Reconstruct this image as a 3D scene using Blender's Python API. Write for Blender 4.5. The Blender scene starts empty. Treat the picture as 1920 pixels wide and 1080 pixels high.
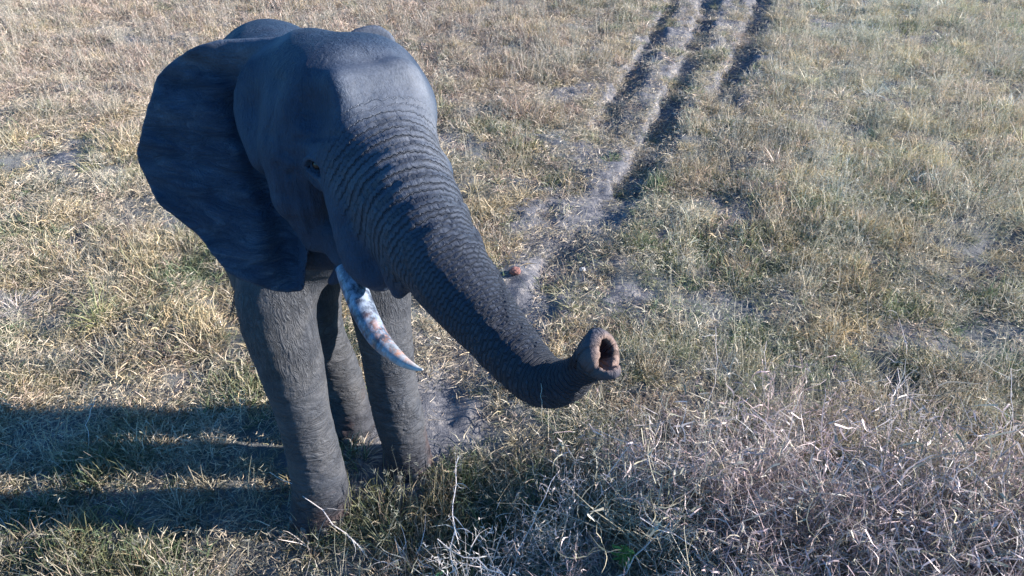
import bpy, math, random
import numpy as np
from mathutils import Vector, Matrix

# ------------------------------------------------------------------ camera, sky, sun
SC = bpy.context.scene
COL = SC.collection
H, TH, F = 4.0, math.radians(36), 1300.0
cd = bpy.data.cameras.new("camera"); cam = bpy.data.objects.new("camera", cd); COL.objects.link(cam)
cd.sensor_width = 36; cd.lens = F / 1920 * 36; cd.clip_end = 2000; cd.clip_start = 0.05
cam.location = (0, 0, H); cam.rotation_euler = (math.radians(90) - TH, 0, 0)
SC.camera = cam

SUN_EL, SUN_AZ = math.radians(20), math.radians(2.5)      # azimuth measured from +X, minus is towards the camera
w = bpy.data.worlds.new("World"); SC.world = w; w.use_nodes = True
nt = w.node_tree
bg = nt.nodes["Background"]
sky = nt.nodes.new("ShaderNodeTexSky"); sky.sky_type = 'NISHITA'; sky.sun_disc = False
sky.sun_elevation = SUN_EL; sky.sun_rotation = math.radians(90) - SUN_AZ
sky.air_density = 1.0; sky.dust_density = 0.2; sky.ozone_density = 2.5
tintn = nt.nodes.new("ShaderNodeMix"); tintn.data_type = 'RGBA'; tintn.blend_type = 'MULTIPLY'; tintn.inputs[0].default_value = 1
tintn.inputs[7].default_value = (.34, .80, 1.25, 1)                  # a deep clear winter-morning blue
nt.links.new(sky.outputs[0], tintn.inputs[6]); nt.links.new(tintn.outputs[2], bg.inputs[0]); bg.inputs[1].default_value = 0.088
sd = bpy.data.lights.new("sun", 'SUN'); sun = bpy.data.objects.new("sun", sd); COL.objects.link(sun)
sd.energy = 5.0; sd.angle = math.radians(0.6); sd.color = (1.0, 0.95, 0.93)
sv = Vector((math.cos(SUN_EL) * math.cos(SUN_AZ), math.cos(SUN_EL) * math.sin(SUN_AZ), math.sin(SUN_EL)))
sun.rotation_euler = sv.to_track_quat('Z', 'Y').to_euler(); sun.location = sv * 30
SC.view_settings.view_transform = 'Standard'; SC.view_settings.look = 'None'
SC.view_settings.exposure = 1.56; SC.view_settings.gamma = 1
SC.cycles.max_bounces = 3; SC.cycles.diffuse_bounces = 2; SC.cycles.glossy_bounces = 1
SC.cycles.transparent_max_bounces = 4
SC.cycles.use_denoising = True

CT, ST = math.cos(TH), math.sin(TH)
def at(px, py, t):
    """a point of the place from its picture position (1920 wide) and its depth in metres"""
    v = (py - 540) / F * t
    return np.array([(px - 960) / F * t, t * CT - v * ST, H - t * ST - v * CT])
def ground_at(px, py, z=0.0):
    d = (py - 540) / F
    t = (H - z) / (ST + d * CT)
    return at(px, py, t)

# ------------------------------------------------------------------ noise
def _h(i, j, k, s):
    n = (i * 374761393 + j * 668265263 + k * 2147483647 + s * 974711) & 0xffffffff
    n = ((n ^ (n >> 13)) * 1274126177) & 0xffffffff
    n = ((n ^ (n >> 16)) * 2246822519) & 0xffffffff
    return ((n ^ (n >> 15)) & 0xffffff) / float(0xffffff)
def vnoise(p, s=0):
    p = np.asarray(p, float); i = np.floor(p).astype(np.int64); f = p - i; f = f * f * (3 - 2 * f)
    r = 0
    for a in (0, 1):
        for b in (0, 1):
            for c in (0, 1):
                wt = (f[..., 0] if a else 1 - f[..., 0]) * (f[..., 1] if b else 1 - f[..., 1]) * (f[..., 2] if c else 1 - f[..., 2])
                r = r + wt * _h(i[..., 0] + a, i[..., 1] + b, i[..., 2] + c, s)
    return r * 2 - 1
def fbm(p, o=4, s=0):
    r = 0; a = 0.5
    for k in range(o):
        r = r + a * vnoise(p * 2 ** k + 17.3 * k, s + k); a *= 0.5
    return r
def xy0(x, y): return np.stack([x, y, np.zeros_like(x)], -1)
def sstep(a, b, x):
    t = np.clip((x - a) / (b - a), 0, 1); return t * t * (3 - 2 * t)

# ------------------------------------------------------------------ object helpers
def link(name, me, mat, parent=None, label=None, cat=None, group=None, kind=None):
    o = bpy.data.objects.new(name, me); COL.objects.link(o)
    if mat is not None and me is not None: me.materials.append(mat)
    if parent is not None: o.parent = parent
    if label: o["label"] = label
    if cat: o["category"] = cat
    if group: o["group"] = group
    if kind: o["kind"] = kind
    return o
def mesh_np(name, V, faces, smooth=True):
    """V (n,3); faces (m,3|4) array"""
    V = np.asarray(V, np.float32); faces = np.asarray(faces, np.int32); m, k = faces.shape
    me = bpy.data.meshes.new(name)
    me.vertices.add(len(V)); me.vertices.foreach_set("co", V.ravel())
    me.loops.add(m * k); me.loops.foreach_set("vertex_index", faces.ravel())
    me.polygons.add(m); me.polygons.foreach_set("loop_start", np.arange(0, m * k, k, dtype=np.int32))
    me.update(calc_edges=True)
    me.polygons.foreach_set("use_smooth", np.full(m, smooth))
    me.update()
    return me
def attr(me, name, arr, typ='FLOAT'):
    a = me.attributes.new(name, typ, 'POINT')
    arr = np.asarray(arr, np.float32)
    if typ == 'FLOAT': a.data.foreach_set("value", arr.ravel())
    elif typ == 'FLOAT_VECTOR': a.data.foreach_set("vector", arr.ravel())
    elif typ == 'FLOAT_COLOR': a.data.foreach_set("color", arr.ravel())
def catmull(P, n):
    P = np.asarray(P, float); Q = np.vstack([2 * P[0] - P[1], P, 2 * P[-1] - P[-2]])
    out = []
    for i in range(1, len(Q) - 2):
        for t in np.linspace(0, 1, n, endpoint=False):
            a, b, c, d = Q[i - 1:i + 3]
            out.append(.5 * (2 * b + (c - a) * t + (2 * a - 5 * b + 4 * c - d) * t * t + (3 * b - a - 3 * c + d) * t ** 3))
    out.append(P[-1]); return np.array(out)
def tube(path, rad, nseg=12, flat=1.0):
    path = np.asarray(path, float); n = len(path)
    T = np.gradient(path, axis=0); T /= np.linalg.norm(T, axis=1)[:, None] + 1e-9
    up = np.array([0.13, 0.2, 1.0]); V = []
    for i in range(n):
        a = np.cross(T[i], up); a /= np.linalg.norm(a) + 1e-9; b = np.cross(a, T[i])
        for k in range(nseg):
            q = 2 * math.pi * k / nseg
            V.append(path[i] + rad[i] * (math.cos(q) * a + flat * math.sin(q) * b))
    Fc = []
    for i in range(n - 1):
        for k in range(nseg):
            k2 = (k + 1) % nseg
            Fc.append((i * nseg + k, i * nseg + k2, (i + 1) * nseg + k2, (i + 1) * nseg + k))
    c0 = len(V); V.append(path[0]); V.append(path[-1])
    for k in range(nseg):
        k2 = (k + 1) % nseg
        Fc.append((c0, k2, k, k)); Fc.append((c0 + 1, (n - 1) * nseg + k, (n - 1) * nseg + k2, (n - 1) * nseg + k2))
    return np.array(V), Fc
def mesh_py(name, V, Fc, smooth=True):
    me = bpy.data.meshes.new(name)
    F2 = [tuple(dict.fromkeys(f)) for f in Fc]
    me.from_pydata([tuple(map(float, v)) for v in V], [], F2); me.update()
    me.polygons.foreach_set("use_smooth", np.full(len(me.polygons), smooth)); me.update()
    return me

# ------------------------------------------------------------------ node helpers
class NB:
    def __init__(s, name):
        s.m = bpy.data.materials.new(name); s.m.use_nodes = True; s.t = s.m.node_tree
        s.b = s.t.nodes["Principled BSDF"]; s.out = s.t.nodes["Material Output"]
    def n(s, typ, **kw):
        nd = s.t.nodes.new(typ)
        for k, v in kw.items(): setattr(nd, k, v)
        return nd
    def put(s, sock, v):
        if isinstance(v, bpy.types.NodeSocket): s.t.links.new(v, sock)
        elif v is not None:
            if hasattr(sock.default_value, "__len__") and hasattr(v, "__len__") and len(v) == 3 and len(sock.default_value) == 4: v = (*v, 1)
            sock.default_value = v
    def math(s, op, a, b=None, c=None, clamp=False):
        nd = s.n("ShaderNodeMath", operation=op, use_clamp=clamp)
        for i, v in enumerate((a, b, c)):
            if v is not None: s.put(nd.inputs[i], v)
        return nd.outputs[0]
    def noise(s, vec, scale, detail=4, rough=.55, dist=0):
        nd = s.n("ShaderNodeTexNoise"); s.put(nd.inputs["Vector"], vec); nd.inputs["Scale"].default_value = scale
        nd.inputs["Detail"].default_value = detail; nd.inputs["Roughness"].default_value = rough; nd.inputs["Distortion"].default_value = dist
        return nd.outputs["Fac"]
    def vor(s, vec, scale, feature='DISTANCE_TO_EDGE'):
        nd = s.n("ShaderNodeTexVoronoi", feature=feature); s.put(nd.inputs["Vector"], vec); nd.inputs["Scale"].default_value = scale
        return nd.outputs["Distance"]
    def ramp(s, f, *stops):
        nd = s.n("ShaderNodeValToRGB"); s.put(nd.inputs[0], f); e = nd.color_ramp.elements
        while len(e) < len(stops): e.new(.5)
        for i, (p, c) in enumerate(stops):
            e[i].position = p; e[i].color = (*c, 1) if len(c) == 3 else c
        return nd.outputs[0]
    def mix(s, f, a, b, typ='MIX'):
        nd = s.n("ShaderNodeMix", data_type='RGBA', blend_type=typ)
        s.put(nd.inputs[0], f); s.put(nd.inputs[6], a); s.put(nd.inputs[7], b); return nd.outputs[2]
    def attr(s, name, out="Fac", typ='GEOMETRY'):
        nd = s.n("ShaderNodeAttribute", attribute_name=name, attribute_type=typ); return nd.outputs[out]
    def vmul(s, v, m):
        nd = s.n("ShaderNodeVectorMath", operation='MULTIPLY'); s.put(nd.inputs[0], v); nd.inputs[1].default_value = m; return nd.outputs[0]
    def vadd(s, v, m):
        nd = s.n("ShaderNodeVectorMath", operation='ADD'); s.put(nd.inputs[0], v); s.put(nd.inputs[1], m); return nd.outputs[0]
    def bump(s, h, strength, dist, nrm=None):
        nd = s.n("ShaderNodeBump"); s.put(nd.inputs["Height"], h); nd.inputs["Strength"].default_value = strength
        nd.inputs["Distance"].default_value = dist
        if nrm is not None: s.put(nd.inputs["Normal"], nrm)
        return nd.outputs[0]
    def maprange(s, v, a, b, c=0, d=1):
        nd = s.n("ShaderNodeMapRange"); s.put(nd.inputs[0], v)
        for i, q in enumerate((a, b, c, d)): nd.inputs[i + 1].default_value = q
        return nd.outputs[0]
    def xyz(s, v):
        nd = s.n("ShaderNodeSeparateXYZ"); s.put(nd.inputs[0], v); return nd.outputs

# ================================================================== ELEPHANT
# the body is one implicit solid (rounded limbs, domes, ears) meshed by surface nets
def ax(yaw, pitch):
    """head frame: forward, side (elephant's left), up"""
    cy, sy, cp, sp = math.cos(yaw), math.sin(yaw), math.cos(pitch), math.sin(pitch)
    f = np.array([sy * cp, -cy * cp, sp]); s = np.array([cy, sy, 0.0]); u = np.cross(s, f)
    return np.array([f, s, u])
HEAD = ax(math.radians(28), math.radians(-35))

def ell(c, r, M=None):
    c = np.asarray(c, float); r = np.asarray(r, float); M = np.eye(3) if M is None else M
    def f(p):
        q = (p - c) @ M.T
        k0 = np.linalg.norm(q / r, axis=-1); k1 = np.linalg.norm(q / (r * r), axis=-1) + 1e-9
        return np.where(k0 < 1e-4, -r.min(), k0 * (k0 - 1) / k1)
    return f
def rbox(c, he, r, M):
    c = np.asarray(c, float); he = np.asarray(he, float)
    def f(p):
        q = np.abs((p - c) @ M.T) - he
        return np.linalg.norm(np.maximum(q, 0), axis=-1) + np.minimum(q.max(-1), 0) - r
    return f
BROW = ax(math.radians(32), math.radians(24))
def chain(pts, rs, sub=1):
    P = np.asarray(pts, float); R = np.asarray(rs, float)
    if sub > 1:
        Q = catmull(np.hstack([P, R[:, None]]), sub); P, R = Q[:, :3], Q[:, 3]
    def f(p):
        d = None
        for a, b, ra, rb in zip(P[:-1], P[1:], R[:-1], R[1:]):
            ab = b - a; t = np.clip(((p - a) @ ab) / (ab @ ab), 0, 1)
            e = np.linalg.norm(p - a - t[..., None] * ab, axis=-1) - (ra + t * (rb - ra))
            d = e if d is None else np.minimum(d, e)
        return d
    return f
def topix(p):
    X, Y, Z = p[..., 0], p[..., 1], p[..., 2] - H
    t = np.maximum(Y * CT - Z * ST, .3); v = -(Y * ST + Z * CT)
    return 960 + F * X / t, 540 + F * v / t, t
def poly_sd(x, y, poly):
    d = np.full(x.shape, 1e18); ins = np.zeros(x.shape, bool); n = len(poly)
    for i in range(n):
        ax_, ay = poly[i]; bx, by = poly[(i + 1) % n]
        ex, ey = bx - ax_, by - ay; wx, wy = x - ax_, y - ay
        t = np.clip((wx * ex + wy * ey) / (ex * ex + ey * ey), 0, 1)
        d = np.minimum(d, (wx - t * ex) ** 2 + (wy - t * ey) ** 2)
        c = ((ay > y) != (by > y)) & (x < (bx - ax_) * (y - ay) / (by - ay + 1e-12) + ax_)
        ins ^= c
    return np.where(ins, -1, 1) * np.sqrt(d)
def sheet(outline, depth, half, tc, tilt=.85):
    """a leaf of flesh (an ear): outline closed curve, its own curved depth and thickness"""
    oc = catmull(np.vstack([outline, outline[:1]]), 5)[:-1]
    def f(p):
        x, y, t = topix(p)
        d2 = poly_sd(x, y, oc) * tc / F + .005 * vnoise(np.stack([x / 34., y / 34., 0 * x], -1), 61) + .0025 * vnoise(np.stack([x / 9., y / 9., 0 * x], -1), 62)
        dw = np.abs(t - depth(x, y)) * tilt - half(x, y)
        q = np.stack([d2 + .012, dw], -1)
        return np.linalg.norm(np.maximum(q, 0), axis=-1) + np.minimum(np.maximum(q[..., 0], q[..., 1]), 0) - .008
    return f

# trunk: picture x, y, depth, radius
TR = [(668, 225, 2.78, .25), (722, 300, 2.62, .205), (770, 385, 2.48, .180), (818, 470, 2.36, .156), (868, 545, 2.25, .130), (920, 612, 2.15, .106),
      (968, 668, 2.06, .091), (1014, 712, 1.98, .078), (1058, 716, 1.91, .062), (1092, 694, 1.85, .046), (1116, 672, 1.80, .046)]
TRP = np.array([at(*q[:3]) for q in TR]); TRR = np.array([q[3] for q in TR])
TRC = catmull(np.hstack([TRP, TRR[:, None]]), 6)
TIPD = np.array([.70, -.52, .49]); TIPD /= np.linalg.norm(TIPD)
TIP = at(1131, 664, 1.77)
TIPS = np.cross([0, 0, 1], TIPD); TIPS /= np.linalg.norm(TIPS); TIPU = np.cross(TIPD, TIPS)
# ears
EAR_R = [(575, 80), (540, 73), (490, 75), (400, 79), (345, 96), (300, 135), (281, 180), (262, 250), (254, 288), (268, 332), (300, 386), (340, 420),
         (374, 450), (408, 492), (440, 520), (500, 545), (545, 551), (572, 540), (578, 480), (590, 380), (570, 250), (570, 150)]
def ear_r_depth(x, y):
    d = 2.98 + (520 - x) * .00055 + (y - 300) * .00022
    d = d + .05 * np.exp(-((y - 80) / 35.) ** 2) * np.clip((520 - x) / 150, 0, 1) * -1.2
    d = d - .014 * np.sin((y - .25 * x) / 60.) * sstep(520, 380, x) + .018 * vnoise(np.stack([(x + .5 * y) / 60., (y - .4 * x) / 26., 0 * x], -1), 63) * sstep(540, 440, x)
    d = d + .10 * np.exp(-((x - (470 + (y - 200) * .28)) / 42.) ** 2) * sstep(120, 220, y)
    d = d + .012 * np.sin(x / 17. + y / 60.) * sstep(360, 450, y)
    return d
def ear_half(x, y): return .010 + .012 * sstep(300, 560, x)
EAR_L = [(630, 100), (655, 60), (698, 47), (733, 62), (756, 110), (790, 160), (812, 200), (818, 240), (800, 290), (770, 320), (720, 310), (660, 240)]
def ear_l_depth(x, y): return 3.02 + (x - 650) * .0006 + (y - 100) * .0003
def ear_l_half(x, y): return .02 + 0 * x

def ground_pt(px, py): return ground_at(px, py)
EYE = at(597, 309, 2.60)
BROWC = at(703, 214, 2.635)
PRIMS = [
    # torso, withers, rump
    (chain([(-1.22, 3.62, 2.12), (-1.38, 4.0, 1.98), (-1.54, 4.5, 2.0), (-1.62, 4.75, 1.98)], [.54, .64, .66, .60], 3), .16),
    (chain([(-1.12, 3.45, 2.40), (-1.4, 4.1, 2.42), (-1.64, 4.7, 2.42), (-1.70, 5.0, 2.32)], [.34, .32, .32, .28], 3), .2),
    # neck
    (chain([at(648, 215, 3.0), (-1.12, 3.4, 2.2)], [.30, .50]), .12),
    # front right leg (left in the picture)
    (chain([at(560, 420, 3.95), at(518, 560, 3.92), at(545, 680, 4.1), at(566, 765, 4.24), at(588, 850, 4.42), at(601, 915, 4.58), at(603, 958, 4.70)],
           [.27, .220, .192, .164, .168, .185, .208], 3), .09),
    # front left leg
    (chain([at(700, 440, 4.35), at(714, 576, 4.50), at(728, 672, 4.60), at(745, 769, 4.79), at(760, 830, 4.93), at(765, 868, 5.04)],
           [.24, .195, .172, .172, .165, .188], 3), .09),
    # hind legs
    (chain([(-1.36, 4.30, 1.85), (-1.36, 3.92, 1.40), (-1.36, 3.78, 1.0), (-1.27, 3.74, .58), (-1.22, 3.70, .27), (-1.21, 3.66, .07)], [.38, .24, .175, .150, .148, .165], 3), .15),
    (chain([(-1.85, 4.40, 1.85), (-1.74, 4.00, 1.40), (-1.66, 3.84, 1.0), (-1.61, 3.78, .55), (-1.58, 3.76, .25), (-1.57, 3.74, .07)], [.38, .25, .18, .15, .145, .16], 3), .15),
    # cranium
    (ell(at(655, 212, 2.86), (.27, .33, .33), HEAD), .10),
    (ell(at(598, 158, 2.86), (.16, .19, .18), HEAD), .10),
    (ell(at(700, 158, 2.86), (.17, .17, .17), HEAD), .10),
    (ell(at(738, 222, 2.80), (.17, .17, .22), HEAD), .10),
    (chain([at(575, 118, 2.92), at(505, 148, 2.93), at(478, 205, 2.96), at(500, 290, 2.94)], [.12, .105, .085, .07], 3), .13),
    (rbox(BROWC, (.03, .115, .10), .085, BROW), .05),
    (chain([at(560, 75, 2.80), at(520, 84, 2.86), at(470, 95, 2.93), at(410, 104, 3.01), at(345, 122, 3.08)], [.006, .030, .048, .052, .024], 4), .008),
    # brow and temple
    (ell(at(606, 272, 2.63), (.075, .055, .034), HEAD), .04),
    (ell(at(602, 332, 2.68), (.06, .045, .022), HEAD), .03),
    (ell(at(560, 240, 2.80), (.14, .12, .16), HEAD), .08),
    (chain([EYE + np.array([-.060, .004, -.004]), EYE + np.array([-.030, -.020, .030]), EYE + np.array([.006, -.030, .036]), EYE + np.array([.040, -.026, .014])], [.006, .011, .012, .007], 4), .012),
    (chain([EYE + np.array([-.058, .004, -.008]), EYE + np.array([-.024, -.018, -.032]), EYE + np.array([.012, -.026, -.036]), EYE + np.array([.040, -.026, -.006])], [.005, .010, .010, .006], 4), .012),
    # cheek and jaw
    (chain([at(575, 290, 2.83), at(572, 360, 2.88), at(596, 440, 2.96)], [.185, .14, .075]), .06),
    (chain([at(665, 460, 3.02), at(645, 505, 3.06), at(622, 528, 3.10)], [.075, .045, .02], 3), .03),
    (chain([at(640, 440, 2.95), at(655, 500, 2.95)], [.10, .06]), .04),
    (chain([at(590, 440, 3.25), at(700, 440, 3.2)], [.17, .16]), .05),
    # right tusk sheath
    (chain([at(675, 300, 2.64), at(688, 400, 2.60), at(694, 478, 2.60), at(712, 510, 2.58)], [.16, .140, .108, .075], 3), .035),
    (chain([at(744, 400, 2.52), at(752, 520, 2.46), at(748, 545, 2.46)], [.12, .06, .03]), .05),
    # left tusk sheath (behind)
    (chain([at(790, 330, 2.78), at(800, 430, 2.75)], [.13, .09]), .05),
    # trunk
    (chain(TRC[:, :3], TRC[:, 3]), .07),
    (chain([TIP + .042 * math.cos(a) * TIPS + .052 * math.sin(a) * TIPU - TIPD * .006 for a in np.linspace(0, 2 * math.pi, 17)], [.0165] * 17), .022),
    (chain([at(1112, 674, 1.81), TIP - TIPD * .022], [.046, .050]), .03),
    (ell(TIP - TIPD * .016, (.018, .042, .052), np.array([TIPD, TIPS, TIPU])), .012),
    (ell(at(1143, 694, 1.745), (.031, .025, .024)), .018),
    (ell(at(1118, 632, 1.770), (.019, .018, .022)), .02),
    # ears
    (sheet(EAR_R, ear_r_depth, ear_half, 3.05), .035),
    (sheet(EAR_L, ear_l_depth, ear_l_half, 3.05), .03),
    # tail
    (chain([(-1.78, 5.15, 2.1), (-2.0, 5.25, 1.6), (-2.15, 5.0, 1.1), at(446, 528, 5.45)], [.07, .05, .03, .018], 4), .05),
]
HA, HB = at(1143, 655, 1.755), at(1117, 680, 1.770)
CUTS = [
    (chain([HA + TIPD * .04, HA - TIPD * .02, HA - TIPD * .07 - TIPS * .01], [.030, .027, .018]), .010),
    (chain([HB + TIPD * .04, HB - TIPD * .02, HB - TIPD * .06 + TIPS * .005], [.022, .018, .012]), .008),
    (ell(EYE + np.array([.0, -.035, 0]), (.040, .044, .024), HEAD), .018),
    (ell(at(572, 200, 2.47), (.09, .075, .12), HEAD), .06),
    (chain([at(615, 560, 2.72), at(628, 520, 2.95)], [.045, .05]), .03),
]
EAR_I = [i for i, (f, k) in enumerate(PRIMS) if k == .035][-1]
def smin(a, b, k):
    h = np.clip(.5 + .5 * (b - a) / k, 0, 1); return b + (a - b) * h - k * h * (1 - h)
def body_sdf(p, sel=None):
    d = None
    for i, (f, k) in enumerate(PRIMS):
        if sel is not None and not sel[i]: continue
        e = f(p); d = e if d is None else smin(d, e, k)
    if d is None: d = np.full(p.shape[:-1], 1.)
    for f, k in CUTS:
        d = -smin(-d, f(p), k)
    # the wall between the nostrils
    # flat soles
    return np.maximum(d, -(p[..., 2] - .005))

def surface_nets(lo, hi, h):
    B = 16; lo = np.asarray(lo, float); nb = np.ceil((np.asarray(hi) - lo) / (h * B)).astype(int)
    D = np.ones((nb * B), np.float32)
    bi = np.stack(np.meshgrid(*[np.arange(n) for n in nb], indexing='ij'), -1).reshape(-1, 3)
    ctr = lo + (bi * B + (B - 1) / 2) * h; R = B * h * math.sqrt(3) / 2
    PD = np.stack([f(ctr) for f, k in PRIMS], 1); mn = PD.min(1)
    dc = body_sdf(ctr)
    D6 = D.reshape(nb[0], B, nb[1], B, nb[2], B)
    sgn = np.where(dc < 0, -1., 1.).reshape(nb)
    D6[:] = sgn[:, None, :, None, :, None]
    act = np.abs(dc) < R * 1.35 + .03
    off = np.stack(np.meshgrid(*[np.arange(B)] * 3, indexing='ij'), -1) * h
    ids = np.nonzero(act)[0]
    keys = {}
    for i in ids:
        sel = tuple(PD[i] < mn[i] + 2 * R + .15); keys.setdefault(sel, []).append(i)
    for sel, L in keys.items():
        for c in range(0, len(L), 40):
            J = L[c:c + 40]
            p = lo + bi[J][:, None, None, None, :] * (B * h) + off[None]
            d = body_sdf(p, sel)
            for j, q in zip(J, d): D6[bi[j][0], :, bi[j][1], :, bi[j][2], :] = q
    N = np.array(D.shape)
    S = D < 0
    c = S[:-1, :-1, :-1].astype(np.int8)
    cnt = sum(S[a:N[0] - 1 + a, b:N[1] - 1 + b, e:N[2] - 1 + e].astype(np.int8) for a in (0, 1) for b in (0, 1) for e in (0, 1))
    mixed = (cnt > 0) & (cnt < 8)
    cells = np.argwhere(mixed); idg = np.full(mixed.shape, -1, np.int32); idg[mixed] = np.arange(len(cells))
    acc = np.zeros((len(cells), 3)); num = np.zeros(len(cells))
    corners = [(a, b, e) for a in (0, 1) for b in (0, 1) for e in (0, 1)]
    val = {q: D[cells[:, 0] + q[0], cells[:, 1] + q[1], cells[:, 2] + q[2]].astype(float) for q in corners}
    for q in corners:
        for a in range(3):
            if q[a]: continue
            r = list(q); r[a] = 1; r = tuple(r); v0, v1 = val[q], val[r]; m = (v0 < 0) != (v1 < 0)
            t = np.where(m, v0 / np.where(m, v0 - v1, 1), 0)
            pt = np.array(q, float) + t[:, None] * np.eye(3)[a]
            acc += np.where(m[:, None], pt, 0); num += m
    V = lo + (cells + acc / num[:, None]) * h
    Q = []
    for a in range(3):
        sl0 = [slice(None)] * 3; sl1 = [slice(None)] * 3; sl0[a] = slice(0, -1); sl1[a] = slice(1, None)
        A, Bb = S[tuple(sl0)], S[tuple(sl1)]; e = np.argwhere(A != Bb)
        b, c_ = (a + 1) % 3, (a + 2) % 3
        e = e[(e[:, b] > 0) & (e[:, c_] > 0) & (e[:, b] < N[b] - 1) & (e[:, c_] < N[c_] - 1)]
        ins = A[e[:, 0], e[:, 1], e[:, 2]]
        def g(db, dc_):
            k = e.copy(); k[:, b] -= db; k[:, c_] -= dc_; return idg[k[:, 0], k[:, 1], k[:, 2]]
        q = np.stack([g(1, 1), g(0, 1), g(0, 0), g(1, 0)], 1); q[~ins] = q[~ins][:, ::-1]
        Q.append(q)
    return V, np.vstack(Q)

def build_elephant(h=.012):
    V, Q = surface_nets((-2.85, 1.15, -.03), (.42, 6.25, 3.45), h)
    def grad(P, e=.006):
        G = np.stack([body_sdf(P + e * np.eye(3)[i]) - body_sdf(P - e * np.eye(3)[i]) for i in range(3)], -1)
        return G / (np.linalg.norm(G, axis=1)[:, None] + 1e-9)
    near = V[:, 1] < 4.2
    N = np.zeros_like(V); N[near] = grad(V[near]); N[~near] = grad(V[~near], .02)
    # coordinates along trunk
    C = catmull(np.hstack([TRP, TRR[:, None]]), 10)[:, :3]; seg = np.linalg.norm(np.diff(C, axis=0), axis=1); S = np.concatenate([[0], np.cumsum(seg)])
    best = np.full(len(V), 1e9); s = np.zeros(len(V)); ang = np.zeros(len(V)); rr = np.full(len(V), .1)
    Rr = catmull(np.hstack([TRP, TRR[:, None]]), 10)[:, 3]
    idx = np.nonzero((V[:, 1] < 3.1) & (V[:, 2] > 2.1))[0]; P = V[idx]
    b_, s_, a_, r_ = best[idx], s[idx], ang[idx], rr[idx]
    upv = np.array([0, -.35, .94])
    for i in range(len(C) - 1):
        ab = C[i + 1] - C[i]; t = np.clip(((P - C[i]) @ ab) / (ab @ ab), 0 if i else -6, 1); q = P - C[i] - t[:, None] * ab
        r_i = Rr[i] + t * (Rr[i + 1] - Rr[i]); d = np.linalg.norm(q, axis=1) - r_i; m = d < b_
        T = ab / np.linalg.norm(ab); sd_ = np.cross(T, upv); sd_ /= np.linalg.norm(sd_); u = np.cross(sd_, T)
        b_[m] = d[m]; s_[m] = (S[i] + t * seg[i])[m]; a_[m] = np.arctan2(q @ sd_, q @ u)[m]; r_[m] = r_i[m]
    best[idx], s[idx], ang[idx], rr[idx] = b_, s_, a_, r_
    wt = sstep(.06, .015, best) * sstep(.12, .36, s)
    wt = np.where(best > 1, 0, wt)
    # folds of the trunk: rings of uneven spacing, overlapping on the upper side
    sw = s + .014 * vnoise(np.stack([s * 4, ang * 1.3, 0 * s], -1), 3) + .003 * vnoise(np.stack([s * 10, ang * 3, 0 * s], -1), 5)
    freq = 1 / np.interp(s, [0, .2, .5, .8, 1.1], [.056, .050, .040, .026, .018])
    sg = np.linspace(0, 1.8, 2000); ph_t = np.concatenate([[0], np.cumsum(np.diff(sg) / np.interp(sg[:-1], [0, .2, .5, .8, 1.1], [.056, .048, .038, .024, .017]))])
    ph = np.interp(sw, sg, ph_t); fr = ph - np.floor(ph)
    saw = np.minimum(fr / .72, (1 - fr) / .28)
    amp = np.interp(s, [0, .16, .28, .45, .8, 1.1, 1.5], [0, .002, .006, .012, .014, .008, .003]) * (.85 + .25 * np.cos(ang))
    amp = amp * (.80 + .35 * vnoise(np.stack([np.floor(ph) * 3.1, ang * .8, 0 * s], -1), 9))
    V = V + N * (wt * amp * (sstep(0, 1, saw) - .6))[:, None]
    # the shallow groove down the middle of the forehead
    ga, gb = at(688, 130, 2.60), at(716, 300, 2.45); gab = gb - ga; gt = np.clip(((V - ga) @ gab) / (gab @ gab), 0, 1)
    V = V - N * (.020 * np.exp(-(np.linalg.norm(V - ga - gt[:, None] * gab, axis=1) / .075) ** 2))[:, None]
    for q0, q1, wd, dp in ((at(560, 340, 2.70), at(585, 430, 2.78), .016, .010), (at(540, 330, 2.72), at(562, 430, 2.80), .016, .010), (at(520, 315, 2.78), at(548, 410, 2.84), .018, .010),
                           (at(560, 262, 2.70), at(632, 252, 2.52), .014, .010), (at(556, 300, 2.68), at(530, 285, 2.72), .012, .008), (at(560, 322, 2.68), at(535, 330, 2.72), .012, .008),
                           (at(640, 330, 2.52), at(655, 420, 2.50), .015, .006), (at(520, 150, 2.78), at(500, 250, 2.82), .020, .012)):
        g = q1 - q0; gt = np.clip(((V - q0) @ g) / (g @ g), 0, 1); wob = .012 * vnoise(V * 12, 77)
        dd = np.linalg.norm(V - q0 - gt[:, None] * g, axis=1)
        x1, y1, _ = topix(V); xa, ya, _ = topix(q0); xb, yb, _ = topix(q1); ex, ey = xb - xa, yb - ya
        tt_ = np.clip(((x1 - xa) * ex + (y1 - ya) * ey) / (ex * ex + ey * ey), 0, 1); pd = np.hypot(x1 - xa - tt_ * ex, y1 - ya - tt_ * ey) * 2.7 / F + wob * .6
        V = V - N * (dp * np.exp(-(pd / wd) ** 2) * (dd < .35))[:, None]
    # hide unevenness
    leg = sstep(2.0, 1.6, V[:, 2])
    lump = fbm(V * 5.0, 3, 21) * .010 + fbm(V * np.array([22, 22, 30.]), 3, 22) * .0035
    fold = np.abs(fbm(V * np.array([7, 7, 26.]) + fbm(V * 6, 2, 4)[:, None] * 1.3, 3, 31)) * -.012
    back = sstep(3.2, 3.8, V[:, 1])
    V = V + N * ((1 - wt) * (lump * (.35 + .4 * leg + .6 * back) + fold * 1.6 * leg * sstep(1.0, .45, V[:, 2])))[:, None]
    me = mesh_np("elephant_body", V, Q)
    attr(me, "trunk", wt); attr(me, "tcoord", np.stack([ph, ang, s], -1), 'FLOAT_VECTOR')
    bx = (V - BROWC) @ BROW.T; wn = .05 * fbm(V * 8, 3, 41)
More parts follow.
